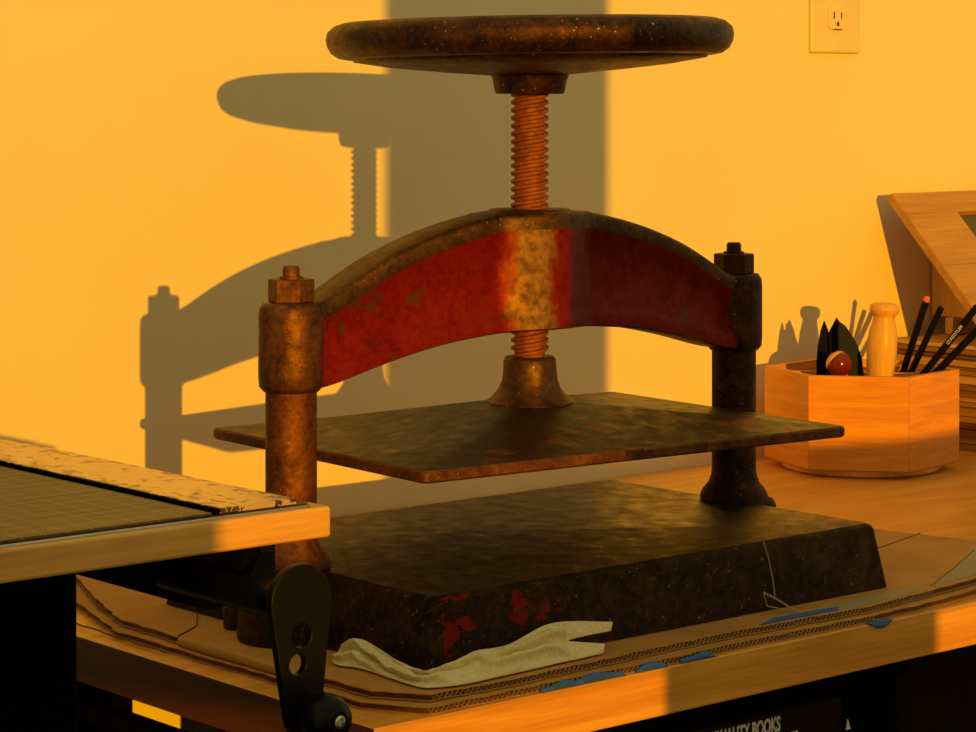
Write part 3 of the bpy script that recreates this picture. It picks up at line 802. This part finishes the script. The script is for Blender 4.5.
lo2 = [bm.verts.new((-.5600, y, z)) for y, z in ys]; hi3 = [bm.verts.new((-.549, y, z)) for y, z in ys]
bm.faces.new(lo2); bm.faces.new(hi3[::-1])
for i in range(6): bm.faces.new((lo2[i], lo2[(i+1) % 6], hi3[(i+1) % 6], hi3[i]))
obj('cross_beam', bm, M['black'], sh, bevel=.0008, seg=1)
obj('bracket', Box(-.5485, -.5330, -.400, -.390, .900, BB), M['black'], sh, smooth=False)
HX, HY, HZ = -.5700, -.4700, .9040
bm = bmesh.new(); tube(bm, [(HX-.003, HY, HZ-.002), (HX-.003, -.360, HZ-.002)], .0088, 24); obj('crank_shaft', bm, M['black'], sh)
# crank: pear-shaped plate with two holes
out = []
top_r = .0176; bx, bz, br_ = .0050, -.0560, .0100
for i in range(33):
    a = math.radians(-8+196*i/32); out.append((top_r*math.cos(a), top_r*math.sin(a)))
for i in range(17):
    a = math.radians(188+168*i/16); out.append((bx-.0030+br_*math.cos(a), bz+br_*math.sin(a)))
holes = [(.0000, -.0168, .0064), (-.0022, -.0305, .0055)]
def plate_with_holes(outline, holes, y0, y1, ox, oz):
    cu = bpy.data.curves.new('c', 'CURVE'); cu.dimensions = '2D'; cu.fill_mode = 'BOTH'; cu.extrude = (y1-y0)/2
    def spl(p):
        s = cu.splines.new('POLY'); s.points.add(len(p)-1); s.use_cyclic_u = True
        for k, (x, z) in enumerate(p): s.points[k].co = (x, z, 0, 1)
    spl(outline)
    for hx, hz, hr in holes: spl([(hx+hr*math.cos(2*PI*k/32), hz+hr*math.sin(2*PI*k/32)) for k in range(32)])
    cu.bevel_depth = .0004; cu.bevel_resolution = 1
    tmp = bpy.data.objects.new('tmp', cu); C.objects.link(tmp); bpy.context.view_layer.update()
    me = bpy.data.meshes.new_from_object(tmp.evaluated_get(bpy.context.evaluated_depsgraph_get())); bpy.data.objects.remove(tmp)
    me.transform(Matrix.Translation((ox, (y0+y1)/2, oz)) @ Matrix.Rotation(PI/2, 4, 'X')); return me
me = plate_with_holes(out, holes, HY-.003, HY+.001, HX, HZ)
me.transform(Matrix.Translation(-parent_loc(sh))); me.materials.clear(); me.materials.append(M['handle'])
ck = bpy.data.objects.new('crank_handle', me); C.objects.link(ck); ck.parent = sh
bm = bmesh.new(); kc = Vector((HX+.0040, HY-.003, HZ-.0545))
lathe(bm, [(0, 0), (.006, 0), (.007, .002), (.0100, .006), (.0118, .012), (.0116, .018), (.0090, .0235), (.0050, .0255), (.0042, .0245), (0, .0245)], kc, 36, (0, -1, 0))
kb = obj('crank_knob', bm, M['black'], ck)
bm = bmesh.new(); lathe(bm, [(0, .0246), (.0034, .0246), (.0032, .0262), (.0020, .0266), (.0016, .0254), (0, .0254)], kc, 20, (0, -1, 0))
obj('knob_screw', bm, M['steel'], kb)

# ------------------------------------------------------------------ light
sun = bpy.data.lights.new('evening_sun', 'SUN'); so = bpy.data.objects.new('evening_sun', sun); C.objects.link(so)
sd = Vector((.402, .973, -.1057))
so.rotation_euler = sd.to_track_quat('-Z', 'Y').to_euler(); so.location = (-1, -4, 1.6)
sun.energy = 3.35; sun.color = (1, .44, .0); sun.angle = math.radians(.36)
w = bpy.data.worlds.new('World'); bpy.context.scene.world = w; w.use_nodes = True
bg = w.node_tree.nodes['Background']; bg.inputs['Color'].default_value = (1, .90, .46, 1); bg.inputs['Strength'].default_value = .43

# ------------------------------------------------------------------ camera
cam = bpy.data.cameras.new('camera'); co = bpy.data.objects.new('camera', cam); C.objects.link(co)
co.location = (-1.2835, -1.4415, 1.1464); co.rotation_euler = (PI/2, 0, math.radians(-(90-49.2894)))
cam.sensor_width = 36; cam.lens = 36*2466.09/976; cam.shift_y = -(366-102.95)/976; cam.clip_start = .01
sc = bpy.context.scene; sc.camera = co
sc.view_settings.view_transform = 'Standard'; sc.view_settings.look = 'None'
sc.view_settings.exposure = 0; sc.view_settings.gamma = 1; sc.view_settings.use_curve_mapping = False
